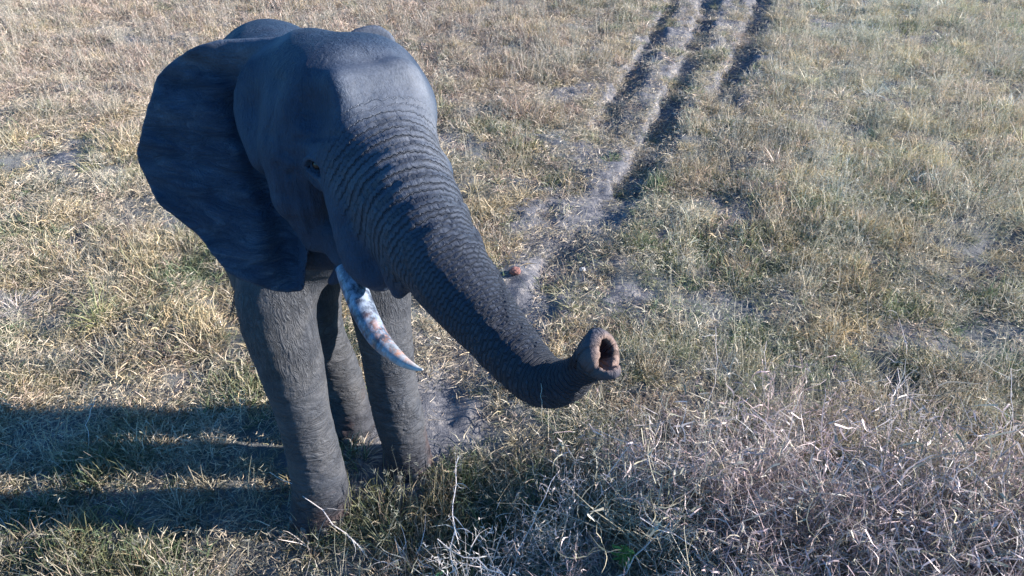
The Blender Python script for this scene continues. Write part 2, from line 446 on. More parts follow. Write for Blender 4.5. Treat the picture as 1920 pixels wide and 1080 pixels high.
    fm = sstep(.06, -.02, np.abs(bx[:, 1] - .05) - .17 + wn) * sstep(.10, -.05, np.abs(bx[:, 2] - .02) - .22 + wn) * (bx[:, 0] > -.35) * (V[:, 1] < 3.2)  # sunlit part of the forehead, lightened in the skin colour
    fm = np.maximum(fm, .8 * sstep(.30, .15, np.linalg.norm(V - at(705, 70, 3.05), axis=1)))  # bright top of the far ear, sunlight painted the same way
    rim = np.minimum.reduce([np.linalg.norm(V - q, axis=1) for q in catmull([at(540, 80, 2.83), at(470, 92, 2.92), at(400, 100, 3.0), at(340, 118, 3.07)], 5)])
    attr(me, "face", np.maximum(fm, .85 * sstep(.11, .05, rim + wn * .4)))  # ear's top fold also paler, for the sun grazing it
    x_, y_, t_ = topix(V); er = (np.abs(t_ - ear_r_depth(x_, y_)) < .06) & (x_ < 560) & (V[:, 2] > 1.6) & (V[:, 1] < 3.4)
    attr(me, "ear", er * sstep(.0, .05, -PRIMS[EAR_I][0](V) + .055))
    tipm = np.exp(-np.maximum(0, np.linalg.norm(V - (TIP + TIPD * .012), axis=1) - .045) / .012)
    attr(me, "tip", tipm)
    cav = np.zeros(len(V))
    for hc, hr in ((HA, .030), (HB, .022)):
        cav = np.maximum(cav, sstep(hr, hr * .8, np.linalg.norm(np.cross(V - hc, TIPD), axis=1)) * sstep(.002, -.010, (V - hc) @ TIPD) * (np.linalg.norm(V - hc, axis=1) < .09))
    attr(me, "cavity", cav)
    return me

def skin_material():
    n = NB("elephant_skin"); geo = n.n("ShaderNodeNewGeometry"); pos = geo.outputs["Position"]
    tr = n.attr("trunk"); tc = n.attr("tcoord", "Vector"); z = n.xyz(pos)[2]
    big = n.noise(pos, 2.2, 5, .6); mid = n.noise(pos, 9, 5, .65); fine = n.noise(pos, 120, 3, .6)
    eb = n.attr('ear'); streak = n.noise(n.vmul(pos, (1.2, 1.2, 4.2)), 4.5, 6, .7, 1.2)
    blue = n.mix(mid, (.010, .022, .044), (.024, .042, .072)); blue = n.mix(n.math('MULTIPLY', eb, n.ramp(streak, (.46, (0,) * 3), (.66, (.8,) * 3))), blue, (.062, .082, .112))
    dust = n.mix(mid, (.030, .032, .037), (.078, .078, .080))
    zf = n.math('ADD', n.maprange(z, 2.15, 1.75), n.math('MULTIPLY', n.math('SUBTRACT', big, .5), .9), clamp=True)
    face = n.mix(mid, (.046, .056, .074), (.112, .124, .146)); blue = n.mix(n.attr('face'), blue, face)  # paler skin tone standing in for sunlight
    col = n.mix(zf, blue, dust)
    col = n.mix(n.math('MULTIPLY', tr, .6), col, n.mix(mid, (.034, .039, .050), (.074, .078, .088)))
    speck = n.ramp(fine, (.35, (.72,) * 3), (.65, (1.2,) * 3)); col = n.mix(.8, col, speck, 'MULTIPLY')
    pat = n.ramp(n.noise(pos, 5, 6, .7), (.42, (.75, .78, .82)), (.62, (1.35, 1.3, 1.22))); col = n.mix(.7, col, pat, 'MULTIPLY')
    col = n.mix(n.maprange(n.xyz(tc)[2], .75, 1.15, 0, .72), col, (.030, .036, .050)) if False else n.mix(n.math('MULTIPLY', tr, n.maprange(n.xyz(tc)[2], .60, 1.0, 0, .85)), col, (.016, .020, .030))  # shadow of the tip flare, darkened into the trunk end
    # reddish mud low on the feet
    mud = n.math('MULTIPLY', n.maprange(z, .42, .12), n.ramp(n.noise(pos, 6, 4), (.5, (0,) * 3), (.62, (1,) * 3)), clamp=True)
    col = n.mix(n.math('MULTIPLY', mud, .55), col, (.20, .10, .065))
    col = n.mix(n.maprange(z, .40, .22, 0, .65), col, (.020, .021, .027))  # scrub's shade on the lower feet, put into the colour
    col = n.mix(n.math('MULTIPLY', n.attr("tip"), .9), col, (.19, .125, .095))
    col = n.mix(n.attr("cavity"), col, (.03, .012, .012))  # shade inside the nostrils, painted dark
    # wrinkles: fine cracks in trunk coordinates, elongated folds on the legs, pebbled skin elsewhere
    t3 = n.xyz(tc)
    cmb = n.n("ShaderNodeCombineXYZ"); n.put(cmb.inputs[0], n.math('MULTIPLY', t3[0], 2.0)); n.put(cmb.inputs[1], n.math('MULTIPLY', t3[1], 1.1)); n.put(cmb.inputs[2], t3[2])
    ring = n.noise(cmb.outputs[0], 1.6, 5, .65, .5)
    ringl = n.math('ABSOLUTE', n.math('SUBTRACT', ring, .5))
    hT = n.math('POWER', n.math('MULTIPLY', ringl, 3.0, clamp=True), .6)
    def rings(mul, jit, width):
        q = n.math('FRACT', n.math('ADD', n.math('MULTIPLY', t3[0], mul), n.math('MULTIPLY', n.noise(n.vmul(tc, (.35, 1.3, 0)), 1.4, 3, .6), jit)))
        return n.math('DIVIDE', n.math('PINGPONG', q, .5), width, clamp=True)
    r1 = n.math('POWER', rings(1, .35, .22), .7); r3 = n.math('POWER', rings(3, 1.3, .30), .8)
    hT = n.math('ADD', n.math('ADD', n.math('MULTIPLY', r1, .62), n.math('MULTIPLY', r3, .24)), n.math('MULTIPLY', hT, .14))
    wv = n.vmul(pos, (4.5, 4.5, 13))
    legn = n.math('ABSOLUTE', n.math('SUBTRACT', n.noise(wv, 1.3, 5, .6, .5), .5))
    hL = n.math('POWER', n.math('MULTIPLY', legn, 3.2, clamp=True), .6)
    wv2 = n.vmul(pos, (30, 30, 7))
    legv = n.math('ABSOLUTE', n.math('SUBTRACT', n.noise(wv2, 1.0, 4, .6, 1.0), .5))
    hV = n.math('POWER', n.math('MULTIPLY', legv, 3.2, clamp=True), .6)
    crack = n.math('MULTIPLY', n.math('ABSOLUTE', n.math('SUBTRACT', n.noise(n.vmul(pos, (11, 11, 3.6)), 2.3, 5, .65, .25), .5)), 5.0, clamp=True)
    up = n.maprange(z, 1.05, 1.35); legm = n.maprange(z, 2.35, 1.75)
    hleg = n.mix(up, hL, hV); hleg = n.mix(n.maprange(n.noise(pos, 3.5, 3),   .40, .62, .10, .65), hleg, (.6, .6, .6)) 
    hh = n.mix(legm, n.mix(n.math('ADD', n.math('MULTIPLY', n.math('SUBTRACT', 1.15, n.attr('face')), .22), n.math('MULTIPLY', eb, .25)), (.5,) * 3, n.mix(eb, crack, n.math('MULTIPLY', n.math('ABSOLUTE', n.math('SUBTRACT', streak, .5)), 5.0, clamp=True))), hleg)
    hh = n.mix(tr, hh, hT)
    # colour gets darker in the creases of trunk and legs
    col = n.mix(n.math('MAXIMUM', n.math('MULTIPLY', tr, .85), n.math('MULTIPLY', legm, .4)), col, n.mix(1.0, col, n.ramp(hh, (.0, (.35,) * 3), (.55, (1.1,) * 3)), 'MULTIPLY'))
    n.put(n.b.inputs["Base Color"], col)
    b1 = n.bump(n.noise(pos, 260, 3, .6), .25, .003)
    b2 = n.bump(n.noise(pos, 38, 5, .65), .35, .008, b1)
    b3 = n.bump(hh, .85, .022, b2)
    n.put(n.b.inputs["Normal"], b3)
    n.put(n.b.inputs["Roughness"], n.math('ADD', n.math('MULTIPLY', fine, .25), .55))
    n.b.inputs["Specular IOR Level"].default_value = .3
    return n.m

def elephant():
    root = bpy.data.objects.new("elephant", None); COL.objects.link(root)
    root.location = (-1.2, 3.6, 0)
    root["label"] = "grey African elephant standing on the dry grass, stretching its trunk towards the camera"
    root["category"] = "elephant"
    loc = np.array([-1.2, 3.6, 0])
    skin = skin_material()
    me = build_elephant()
    co = np.empty(len(me.vertices) * 3, np.float32); me.vertices.foreach_get("co", co)
    link("body", me, skin, root).location = -Vector(loc)
    def part(name, V, Fc, mat, parent=root, label=None, smooth=True):
        o = link(name, mesh_py(name, np.asarray(V) - loc, Fc, smooth), mat, parent, label); return o
    # tusk
    n = NB("ivory"); pos = n.n("ShaderNodeNewGeometry").outputs["Position"]
    ta = n.attr("along")
    s1 = n.noise(n.vmul(pos, (1.5, 1.5, .6)), 22, 5, .7)
    c = n.mix(n.ramp(s1, (.36, (0,) * 3), (.60, (1,) * 3)), (.24, .29, .36), (.025, .032, .05))
    c = n.mix(n.maprange(ta, .5, .9), c, n.mix(s1, (.60, .57, .50), (.26, .28, .30)))
    st = n.math('MULTIPLY', n.ramp(n.noise(pos, 24, 5, .65), (.44, (0,) * 3), (.62, (.8,) * 3)), n.math('MULTIPLY', n.maprange(ta, .3, .5), n.maprange(ta, .85, .65)))
    c = n.mix(st, c, (.40, .17, .08))
    n.put(n.b.inputs["Base Color"], c); n.b.inputs["Roughness"].default_value = .42
    n.put(n.b.inputs["Normal"], n.bump(n.noise(n.vmul(pos, (1, 1, 1)), 60, 4, .7), .3, .004))
    tk = catmull([np.append(at(650, 500, 2.72), .046), np.append(at(667, 545, 2.69), .050), np.append(at(690, 600, 2.65), .046), np.append(at(716, 642, 2.61), .038),
                  np.append(at(752, 675, 2.56), .024), np.append(at(780, 690, 2.52), .011), np.append(at(793, 693, 2.50), .003)], 7)
    V, Fc = tube(tk[:, :3], tk[:, 3], 20)
    o = part("tusk", V, Fc, n.m)
    al = np.repeat(np.linspace(0, 1, len(tk)), 20); attr(o.data, "along", np.concatenate([al, [0, 1]]))
    # eye
    n = NB("wet_eye"); n.b.inputs["Base Color"].default_value = (.006, .005, .005, 1); n.b.inputs["Roughness"].default_value = .28
    th, ph = np.meshgrid(np.linspace(0, 2 * math.pi, 20, endpoint=False), np.linspace(0, math.pi, 12))
    V = np.stack([np.cos(th) * np.sin(ph), np.sin(th) * np.sin(ph), np.cos(ph)], -1).reshape(-1, 3) * .027 + EYE + np.array([0, .010, 0])
    Fc = [(i * 20 + k, i * 20 + (k + 1) % 20, (i + 1) * 20 + (k + 1) % 20, (i + 1) * 20 + k) for i in range(11) for k in range(20)]
    part("eye", V, Fc, n.m)
    # nails
    n = NB("toenail"); pos = n.n("ShaderNodeNewGeometry").outputs["Position"]
    n.put(n.b.inputs["Base Color"], n.mix(n.noise(pos, 40), (.07, .065, .06), (.14, .13, .115))); n.b.inputs["Roughness"].default_value = .6
    for c0, rad, a0, cnt in ((at(603, 958, 4.70), .205, -92, 4), (at(765, 868, 5.04), .19, -85, 4), (at(658, 815, 5.32), .165, -85, 3)):
        for k in range(cnt):
            a = math.radians(a0 + (k - (cnt - 1) / 2) * 38); d = np.array([math.cos(a), math.sin(a), 0]); s_ = np.array([-d[1], d[0], 0])
            c = np.array([c0[0], c0[1], .055]) + d * (rad - .012)
            Vn = []; 
            for i in range(6):
                for j in range(7):
                    u = (j / 6 * 2 - 1); v = i / 5
                    ww = .040 * (1 - .35 * v) ; Vn.append(c + s_ * u * ww + np.array([0, 0, 1]) * (v * .065 - .045 + .012 * (1 - u * u) * v) + d * (.024 * (1 - u * u) * (1 - .5 * v * v)))
            nf = len(Vn); Vn += [q - d * .02 for q in Vn]
            Fn = [(i * 7 + j, i * 7 + j + 1, (i + 1) * 7 + j + 1, (i + 1) * 7 + j) for i in range(5) for j in range(6)]
            Fn += [tuple(nf + q for q in reversed(f)) for f in Fn]
            rim = [j for j in range(7)] + [i * 7 + 6 for i in range(1, 6)] + [35 + j for j in range(5, -1, -1)] + [i * 7 for i in range(4, 0, -1)]
            for q in range(len(rim)):
                a1, b1 = rim[q], rim[(q + 1) % len(rim)]; Fn.append((b1, a1, a1 + nf, b1 + nf))
            part("toenail", Vn, Fn, n.m)
    # tail tuft and trunk bristles
    n = NB("coarse_hair"); n.b.inputs["Base Color"].default_value = (.012, .012, .014, 1); n.b.inputs["Roughness"].default_value = .5
    rnd = np.random.RandomState(5)
    def hairs(base_dir_list, width):
        Vh, Fh = [], []
        for p0, d, L in base_dir_list:
            s_ = np.cross(d, [0.3, 1, .2]); s_ /= np.linalg.norm(s_) + 1e-9; k0 = len(Vh); bend = rnd.randn(3) * .25
            for i in range(5):
                u = i / 4; p = p0 + d * L * u + (bend * L * u * u + np.array([0, 0, -.25 * L * u * u])); wd = width * (1 - u * .85)
                Vh += [p - s_ * wd, p + s_ * wd]
            Fh += [(k0 + 2 * i, k0 + 2 * i + 1, k0 + 2 * i + 3, k0 + 2 * i + 2) for i in range(4)]
        return Vh, Fh
    tp = at(446, 528, 5.45)
    L = [(tp + rnd.randn(3) * .008, np.array([-.15, -.1, -1]) + rnd.randn(3) * .16, .22 + .12 * rnd.rand()) for _ in range(150)]
    part("tail_tuft", *hairs(L, .0028), n.m)
    # bristles on the lower side of the trunk
    Vb = co.reshape(-1, 3)
    x, y, t = topix(Vb.astype(float)); m = np.nonzero((x > 930) & (x < 1125) & (t < 2.2) & (Vb[:, 1] < 2.3))[0]
    nn = np.empty(len(me.vertices) * 3, np.float32); me.vertex_normals.foreach_get("vector", nn); nn = nn.reshape(-1, 3)
    m = m[(nn[m, 2] < .25)]
    m = rnd.choice(m, min(900, len(m)), replace=False)
    L = [(Vb[i] - nn[i] * .003, nn[i] + rnd.randn(3) * .35, .006 + .010 * rnd.rand()) for i in m]
    part("trunk_bristles", *hairs(L, .0006), n.m)
    return root
elephant()

# ================================================================== GROUND
def W(*pts): return np.array([ground_at(*p)[:2] for p in pts])
RUTS = [ # centre line, half width, depth
    (W((1340, -40), (1320, 40), (1297, 110), (1268, 180), (1240, 250), (1212, 310), (1165, 362), (1120, 410)), .26, .17),
    (W((1452, -40), (1424, 20), (1400, 80), (1382, 130), (1345, 210)), .28, .18),
    (W((1275, -40), (1252, 20), (1220, 85), (1178, 150), (1140, 215), (1120, 260)), .22, .14),
    (W((1075, 465), (1030, 505), (1005, 560), (985, 600)), .20, .05),
]
BARE = [ # centre line, half width, strength
    (W((1310, -60), (1300, 40), (1262, 110), (1215, 190), (1170, 280), (1110, 370), (1050, 450), (1010, 520), (990, 590), (930, 660), (850, 715), (790, 770), (700, 850)), .52, 1.0),
    (W((1440, -60), (1415, 30), (1395, 90), (1350, 210)), .38, 1.0),
    (W((1060, 175), (1135, 165), (1190, 175)), .34, .9),
    (W((1090, 330), (1000, 400), (960, 440)), .26, .8),
    (W((1250, 450), (1330, 470), (1450, 455)), .20, .5),
    (W((1330, -60), (1330, 40), (1300, 90)), .75, .85),
    (W((1010, 500), (1000, 580)), .28, .9),
    (W((860, 700), (920, 730)), .22, .7),
]
def pl_dist(x, y, P):
    d = np.full(x.shape, 1e9); tt = np.zeros(x.shape); n = len(P) - 1
    for i in range(n):
        a, b = P[i], P[i + 1]; e = b - a; t = np.clip(((x - a[0]) * e[0] + (y - a[1]) * e[1]) / (e @ e), 0, 1)
        q = np.hypot(x - a[0] - t * e[0], y - a[1] - t * e[1]); m = q < d
        d = np.where(m, q, d); tt = np.where(m, (i + t) / n, tt)
    return d, tt
def bare(x, y):
    wob = .10 * vnoise(xy0(x * 2.5, y * 2.5), 71); r = np.zeros(x.shape)
    for P, hw, st in BARE:
        d, t = pl_dist(x, y, P); r = np.maximum(r, st * sstep(hw * 1.5, hw * .6, d + wob))
    for P, hw, dp in RUTS:
        d, t = pl_dist(x, y, P); r = np.maximum(r, sstep(hw * 1.25, hw * .7, d + wob * .3) * sstep(1.02, .85, t))
    r = r * (1.0 + .45 * vnoise(xy0(x * 3.1, y * 3.1), 72))
    r = np.maximum(r, .75 * sstep(.32, .62, fbm(xy0(x * 1.9, y * 1.9), 3, 73) * 1.7))
    return np.clip(r, 0, 1)
def gz(x, y):
    p = xy0(x, y); near = sstep(60, 25, np.hypot(x, y))
    z = (.050 * fbm(p * .55, 3, 51) + .10 * fbm(p * 1.9, 3, 52) + .030 * fbm(p * 6, 2, 53)) * near
    for P, hw, dp in RUTS:
        d, t = pl_dist(x, y, P); wob = .12 * fbm(xy0(x * 3.3, y * 3.3), 3, 54)
        dd = d + wob; k = sstep(1.0, .8, t) * (.8 + .4 * vnoise(xy0(x * 1.5, y * 1.5), 55))
        z = z - dp * k * sstep(hw, hw * .55, dd) + .02 * k * np.exp(-((dd - hw * 1.35) / .12) ** 2)
    cl = np.zeros(x.shape)
    for P, hw, st in BARE:
        d, t = pl_dist(x, y, P); cl = np.maximum(cl, sstep(hw * 2.0, hw, d))
    z = z + cl * (.060 * fbm(p * 5.5, 3, 57) - .02)
    for fx, fy in ((-1.29, 2.9), (-.76, 3.33), (-1.21, 3.66), (-1.57, 3.74)):
        f = np.exp(-((x - fx) ** 2 + (y - fy) ** 2) / .32 ** 2); z = z * (1 - f) + .012 * f
    return z
def graded(a, b, lo, hi, fine, g):
    c = list(np.arange(a, b, fine)); st = fine
    while c[-1] < hi: st *= g; c.append(c[-1] + st)
    st = fine; c = c[::-1]
    while c[-1] > lo: st *= g; c.append(c[-1] - st)
    return np.array(c[::-1])
gx = graded(-9, 13, -500, 500, .045, 1.12); gy = graded(1.6, 18, -400, 900, .045, 1.12)
GX, GY = np.meshgrid(gx, gy, indexing='ij'); GZ = gz(GX, GY)
nx, ny = GX.shape; ii = np.arange(nx * ny).reshape(nx, ny)
gm = mesh_np("ground", np.stack([GX, GY, GZ], -1).reshape(-1, 3), np.stack([ii[:-1, :-1], ii[1:, :-1], ii[1:, 1:], ii[:-1, 1:]], -1).reshape(-1, 4))
attr(gm, "bare", bare(GX, GY))
n = NB("dry_soil"); pos = n.n("ShaderNodeNewGeometry").outputs["Position"]
b_ = n.attr("bare")
lit = n.noise(n.vmul(pos, (1, 1, 1)), 55, 6, .75, 1.5); pat = n.noise(pos, 3, 6, .65)
thatch = n.mix(lit, (.055, .058, .062), (.25, .245, .235)); thatch = n.mix(n.maprange(pat, .35, .65, 0, .4), thatch, (.10, .105, .075))
soil = n.mix(lit, (.055, .057, .064), (.21, .205, .21)); soil = n.mix(n.ramp(n.noise(pos, 14, 4), (.52, (0,) * 3), (.62, (.7,) * 3)), soil, (.30, .27, .24))
n.put(n.b.inputs["Base Color"], n.mix(n.maprange(b_, .15, .55), thatch, soil))
n.b.inputs["Roughness"].default_value = .95; n.b.inputs["Specular IOR Level"].default_value = .1
h1 = n.bump(n.noise(pos, 90, 5, .7), .6, .012); n.put(n.b.inputs["Normal"], n.bump(n.noise(pos, 18, 5, .7), .6, .05, h1))
link("ground", gm, n.m, kind="structure")

# ------------------------------------------------------------------ grass kinds
rng = np.random.RandomState(11)
def blades(base, d0, L, width, curve, nseg=3, kink=0.0, droop=.3):
    """ribbons: base (n,3), start direction (n,3), length (n), half width (n), curve (n,3)"""
    m = len(L); V = np.zeros((m, nseg + 1, 2, 3)); p = base.copy(); d = d0 / np.linalg.norm(d0, axis=1)[:, None]
    side = np.cross(d, rng.randn(m, 3)); side /= np.linalg.norm(side, axis=1)[:, None] + 1e-9
    for i in range(nseg + 1):
        wd = (width * (1 - .88 * (i / nseg) ** 1.5))[:, None]
        V[:, i, 0] = p - side * wd; V[:, i, 1] = p + side * wd
        d = d + curve / nseg + kink * rng.randn(m, 3) + np.array([0, 0, -droop / nseg]); d /= np.linalg.norm(d, axis=1)[:, None]
        p = p + d * (L / nseg)[:, None]
        p[:, 2] = np.maximum(p[:, 2], .003)
    idx = np.arange(m * (nseg + 1) * 2).reshape(m, nseg + 1, 2)
    Fq = np.stack([idx[:, :-1, 0], idx[:, :-1, 1], idx[:, 1:, 1], idx[:, 1:, 0]], -1).reshape(-1, 4)
    shade = np.repeat(rng.rand(m), (nseg + 1) * 2); tip = np.tile(np.repeat(np.arange(nseg + 1) / nseg, 2), m)
    return V.reshape(-1, 3), Fq, shade, tip
def disc(m, R):
    a = rng.rand(m) * 2 * math.pi; r = R * np.sqrt(rng.rand(m)); return np.stack([r * np.cos(a), r * np.sin(a), np.zeros(m)], -1)
def rdir(m, el_lo, el_hi):
    a = rng.rand(m) * 2 * math.pi; e = np.radians(el_lo + (el_hi - el_lo) * rng.rand(m))
    return np.stack([np.cos(a) * np.cos(e), np.sin(a) * np.cos(e), np.sin(e)], -1)
def join(parts):
    V, Fq, S, T = [], [], [], []; k = 0
    for v, f, s_, t_ in parts: V.append(v); Fq.append(f + k); S.append(s_); T.append(t_); k += len(v)
    return np.vstack(V), np.vstack(Fq), np.concatenate(S), np.concatenate(T)
def mat_clump():
    m = 46; return blades(disc(m, .11), rdir(m, 5, 70), .045 + .085 * rng.rand(m), .0019 + .0018 * rng.rand(m), rng.randn(m, 3) * .7, 3, .12, .7)
def litter_clump():
    m = 36; b = disc(m, .16); b[:, 2] = .07 * rng.rand(m) ** 1.5
    return blades(b, rdir(m, -10, 30), .03 + .10 * rng.rand(m) ** 1.5, .0016 + .0016 * rng.rand(m), rng.randn(m, 3) * .9, 4, .22, .3)
def tuft_clump():
    m = 60; b = disc(m, .06); d = b / .055 * .9 + rng.randn(m, 3) * .25; d[:, 2] = .9 + .3 * rng.rand(m)
    return blades(b, d, .08 + .13 * rng.rand(m), .0018 + .0018 * rng.rand(m), np.concatenate([b[:, :2] / .055 * .8, -.5 * np.ones((m, 1))], 1) + rng.randn(m, 3) * .3, 4, .10, .5)
def stalk_clump():
    m = 16; b = disc(m, .09); d = rng.randn(m, 3) * .22; d[:, 2] = 1
    L = .22 + .28 * rng.rand(m); A = blades(b, d, L, .0015 + .0010 * rng.rand(m), rng.randn(m, 3) * .25, 4, .05, .15)
    tops = A[0].reshape(m, 5, 2, 3)[:, 4, 0]; k = 6; bb = np.repeat(tops, k, 0) - np.array([0, 0, 1]) * (rng.rand(m * k, 1) * .07)
    Bq = blades(bb, rdir(m * k, 10, 70), .015 + .03 * rng.rand(m * k), .0012 + .0012 * rng.rand(m * k), rng.randn(m * k, 3) * .4, 2, 0, .2)
    return join([A, Bq])
def scrub_clump(hh=.62):
    """tangle of branching dry stems with curled leaves"""
    m = 18; b = disc(m, .12); d = rdir(m, 48, 88); L = hh * (.5 + .6 * rng.rand(m)); ns = 7
    A = blades(b, d, L, .0020 + .0024 * rng.rand(m), rng.randn(m, 3) * .3, ns, .085, .12)
    P = A[0].reshape(m, ns + 1, 2, 3)[:, :, 0]; out = [A]
    k = 90; i = rng.randint(0, m, k); j = rng.randint(2, ns + 1, k); b2 = P[i, j]
    Bq = blades(b2, rdir(k, 5, 80), hh * (.12 + .28 * rng.rand(k)), .0012 + .0014 * rng.rand(k), rng.randn(k, 3) * .5, 5, .16, .2); out.append(Bq)
    P2 = Bq[0].reshape(k, 6, 2, 3)[:, :, 0]; q = 170; i = rng.randint(0, k, q); j = rng.randint(1, 6, q)
    out.append(blades(P2[i, j], rdir(q, -60, 70), .02 + .06 * rng.rand(q), .0016 + .0032 * rng.rand(q), rng.randn(q, 3) * 1.1, 3, .25, .4))
    return join(out)

def blade_material(name, inst=True, tint=(.4, .35, .25)):
    n = NB(name); t = n.t; t.nodes.remove(n.b)
    col = n.attr("tint", "Color", 'INSTANCER') if inst else None
    if not inst:
        r = n.n("ShaderNodeRGB"); r.outputs[0].default_value = (*tint, 1); col = r.outputs[0]
    sh = n.attr("shade"); tp = n.attr("tip")
    c = n.mix(1.0, col, n.ramp(sh, (0, (.30, .36, .36)), (.35, (.75, .78, .78)), (.8, (1.15, 1.12, 1.10)), (1.0, (1.6, 1.5, 1.42))), 'MULTIPLY')
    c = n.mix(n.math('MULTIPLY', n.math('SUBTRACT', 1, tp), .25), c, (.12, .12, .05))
    d = n.n("ShaderNodeBsdfDiffuse"); tr = n.n("ShaderNodeBsdfTranslucent"); g = n.n("ShaderNodeBsdfGlossy"); g.inputs["Roughness"].default_value = .45
    n.put(d.inputs[0], c); n.put(tr.inputs[0], c); g.inputs[0].default_value = (.8, .8, .8, 1)
    m1 = n.n("ShaderNodeMixShader"); m1.inputs[0].default_value = .22; t.links.new(d.outputs[0], m1.inputs[1]); t.links.new(tr.outputs[0], m1.inputs[2])
    m2 = n.n("ShaderNodeMixShader"); m2.inputs[0].default_value = .04; t.links.new(m1.outputs[0], m2.inputs[1]); t.links.new(g.outputs[0], m2.inputs[2])
    t.links.new(m2.outputs[0], n.out.inputs[0]); return n.m
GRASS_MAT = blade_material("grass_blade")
def clump_mesh(name, data, mat):
    V, Fq, S, T = data; me = mesh_np(name, V, Fq, False); attr(me, "shade", S); attr(me, "tip", T); me.materials.append(mat); return me
def library(name, fn, k):
    c = bpy.data.collections.new(name)
    for i in range(k):
        o = bpy.data.objects.new(name, clump_mesh(name, fn(), GRASS_MAT)); c.objects.link(o)
    return c
def field(name, lib, X, Y, Z, scale, tint, tilt=.15, label=None, cat=None):
    m = len(X); me = bpy.data.meshes.new(name); me.vertices.add(m)
    me.vertices.foreach_set("co", np.stack([X, Y, Z], -1).astype(np.float32).ravel()); me.update()
    rot = np.stack([rng.randn(m) * tilt, rng.randn(m) * tilt, rng.rand(m) * 6.283], -1)
    attr(me, "rot", rot, 'FLOAT_VECTOR'); attr(me, "scl", scale, 'FLOAT_VECTOR')
    attr(me, "tint", np.concatenate([tint, np.ones((m, 1))], 1), 'FLOAT_COLOR')
    o = link(name, me, None, kind="stuff", label=label)
    g = bpy.data.node_groups.new(name, 'GeometryNodeTree')
    g.interface.new_socket("Geometry", in_out='INPUT', socket_type='NodeSocketGeometry'); g.interface.new_socket("Geometry", in_out='OUTPUT', socket_type='NodeSocketGeometry')
    gi = g.nodes.new("NodeGroupInput"); go = g.nodes.new("NodeGroupOutput"); ip = g.nodes.new("GeometryNodeInstanceOnPoints")
    ci = g.nodes.new("GeometryNodeCollectionInfo"); ci.inputs[0].default_value = lib; ci.inputs["Separate Children"].default_value = True; ci.inputs["Reset Children"].default_value = True
    def na(nm, ty):
        a = g.nodes.new("GeometryNodeInputNamedAttribute"); a.data_type = ty; a.inputs[0].default_value = nm; return a.outputs[0]
    g.links.new(gi.outputs[0], ip.inputs["Points"]); g.links.new(ci.outputs[0], ip.inputs["Instance"]); ip.inputs["Pick Instance"].default_value = True
    g.links.new(na("rot", 'FLOAT_VECTOR'), ip.inputs["Rotation"]); g.links.new(na("scl", 'FLOAT_VECTOR'), ip.inputs["Scale"])
    g.links.new(ip.outputs[0], go.inputs[0])
    mod = o.modifiers.new("scatter", 'NODES'); mod.node_group = g
    return o
def scatter(N, far=18.5, near=1.9, power=1.0):
    """ground points inside the wedge the place is seen in, thinning out with distance"""
    u = rng.rand(N); a = 1.0 * power
    y = near * (far / near) ** u if power == 1 else (near ** power + u * (far ** power - near ** power)) ** (1 / power)
    hw = .62 * y + 2.3
    x = (rng.rand(N) * 2 - 1) * hw
    return x, y
PAL = np.array([(.60, .47, .28), (.56, .41, .33), (.44, .36, .26), (.28, .29, .15), (.11, .19, .09), (.72, .62, .47)])  # straw, pinkish, dull, olive, green, pale
def tints(x, y):
    m = len(x); px, py, _ = topix(np.stack([x, y, np.zeros(m)], -1))
    g1 = fbm(xy0(x * .9, y * .9), 3, 81) * 1.8; g2 = fbm(xy0(x * 3.2, y * 3.2), 3, 82) * 1.8
    wts = np.zeros((m, 6))
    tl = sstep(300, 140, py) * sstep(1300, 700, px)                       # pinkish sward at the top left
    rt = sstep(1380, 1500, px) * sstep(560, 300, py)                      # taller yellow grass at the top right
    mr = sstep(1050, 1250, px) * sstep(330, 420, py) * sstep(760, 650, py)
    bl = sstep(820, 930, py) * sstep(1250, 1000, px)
    wts[:, 0] = .9 + .7 * rt + .5 * np.clip(g2, 0, 1); wts[:, 1] = .40 + 3.0 * tl; wts[:, 2] = .55 + .3 * rt
    wts[:, 3] = .34 + .9 * np.clip(g1, 0, 1) + .8 * mr + .9 * bl - .25 * tl; wts[:, 4] = .12 + .9 * np.clip(g1 + .1, 0, 1) + .6 * mr + 1.2 * bl - .3 * tl
    wts[:, 5] = .5 + .5 * np.clip(-g2, 0, 1)
    wts = np.clip(wts, .02, None); wts /= wts.sum(1)[:, None]; cw = np.cumsum(wts, 1); u = vnoise(xy0(x * 4.3, y * 4.3), 83) * .75 + vnoise(xy0(x * 1.7, y * 1.7), 84) * .5; u = (np.argsort(np.argsort(u)) + .5) / m
    u = np.where(rng.rand(m) < .35, rng.rand(m), u); k = (u[:, None] > cw).sum(1).clip(0, 5)
    c = PAL[k] * .8 + (wts @ PAL) * .2
    return np.clip(c * (.8 + .4 * rng.rand(m))[:, None] * (1 + .38 * rt * sstep(520, 380, py) + .12 * mr - .10 * tl - .30 * bl)[:, None], 0, .8)  # shade over the bottom left is put into the tint
def keep(x, y, p): m = rng.rand(len(x)) < p; return x[m], y[m]
feet = [(-1.29, 2.9, .20), (-.76, 3.33, .18), (-1.21, 3.66, .155), (-1.57, 3.74, .15)]
def off_feet(x, y, pad=.0):
    m = np.ones(len(x), bool)
    for fx, fy, r in feet: m &= np.hypot(x - fx, y - fy) > r + pad
    return x[m], y[m]
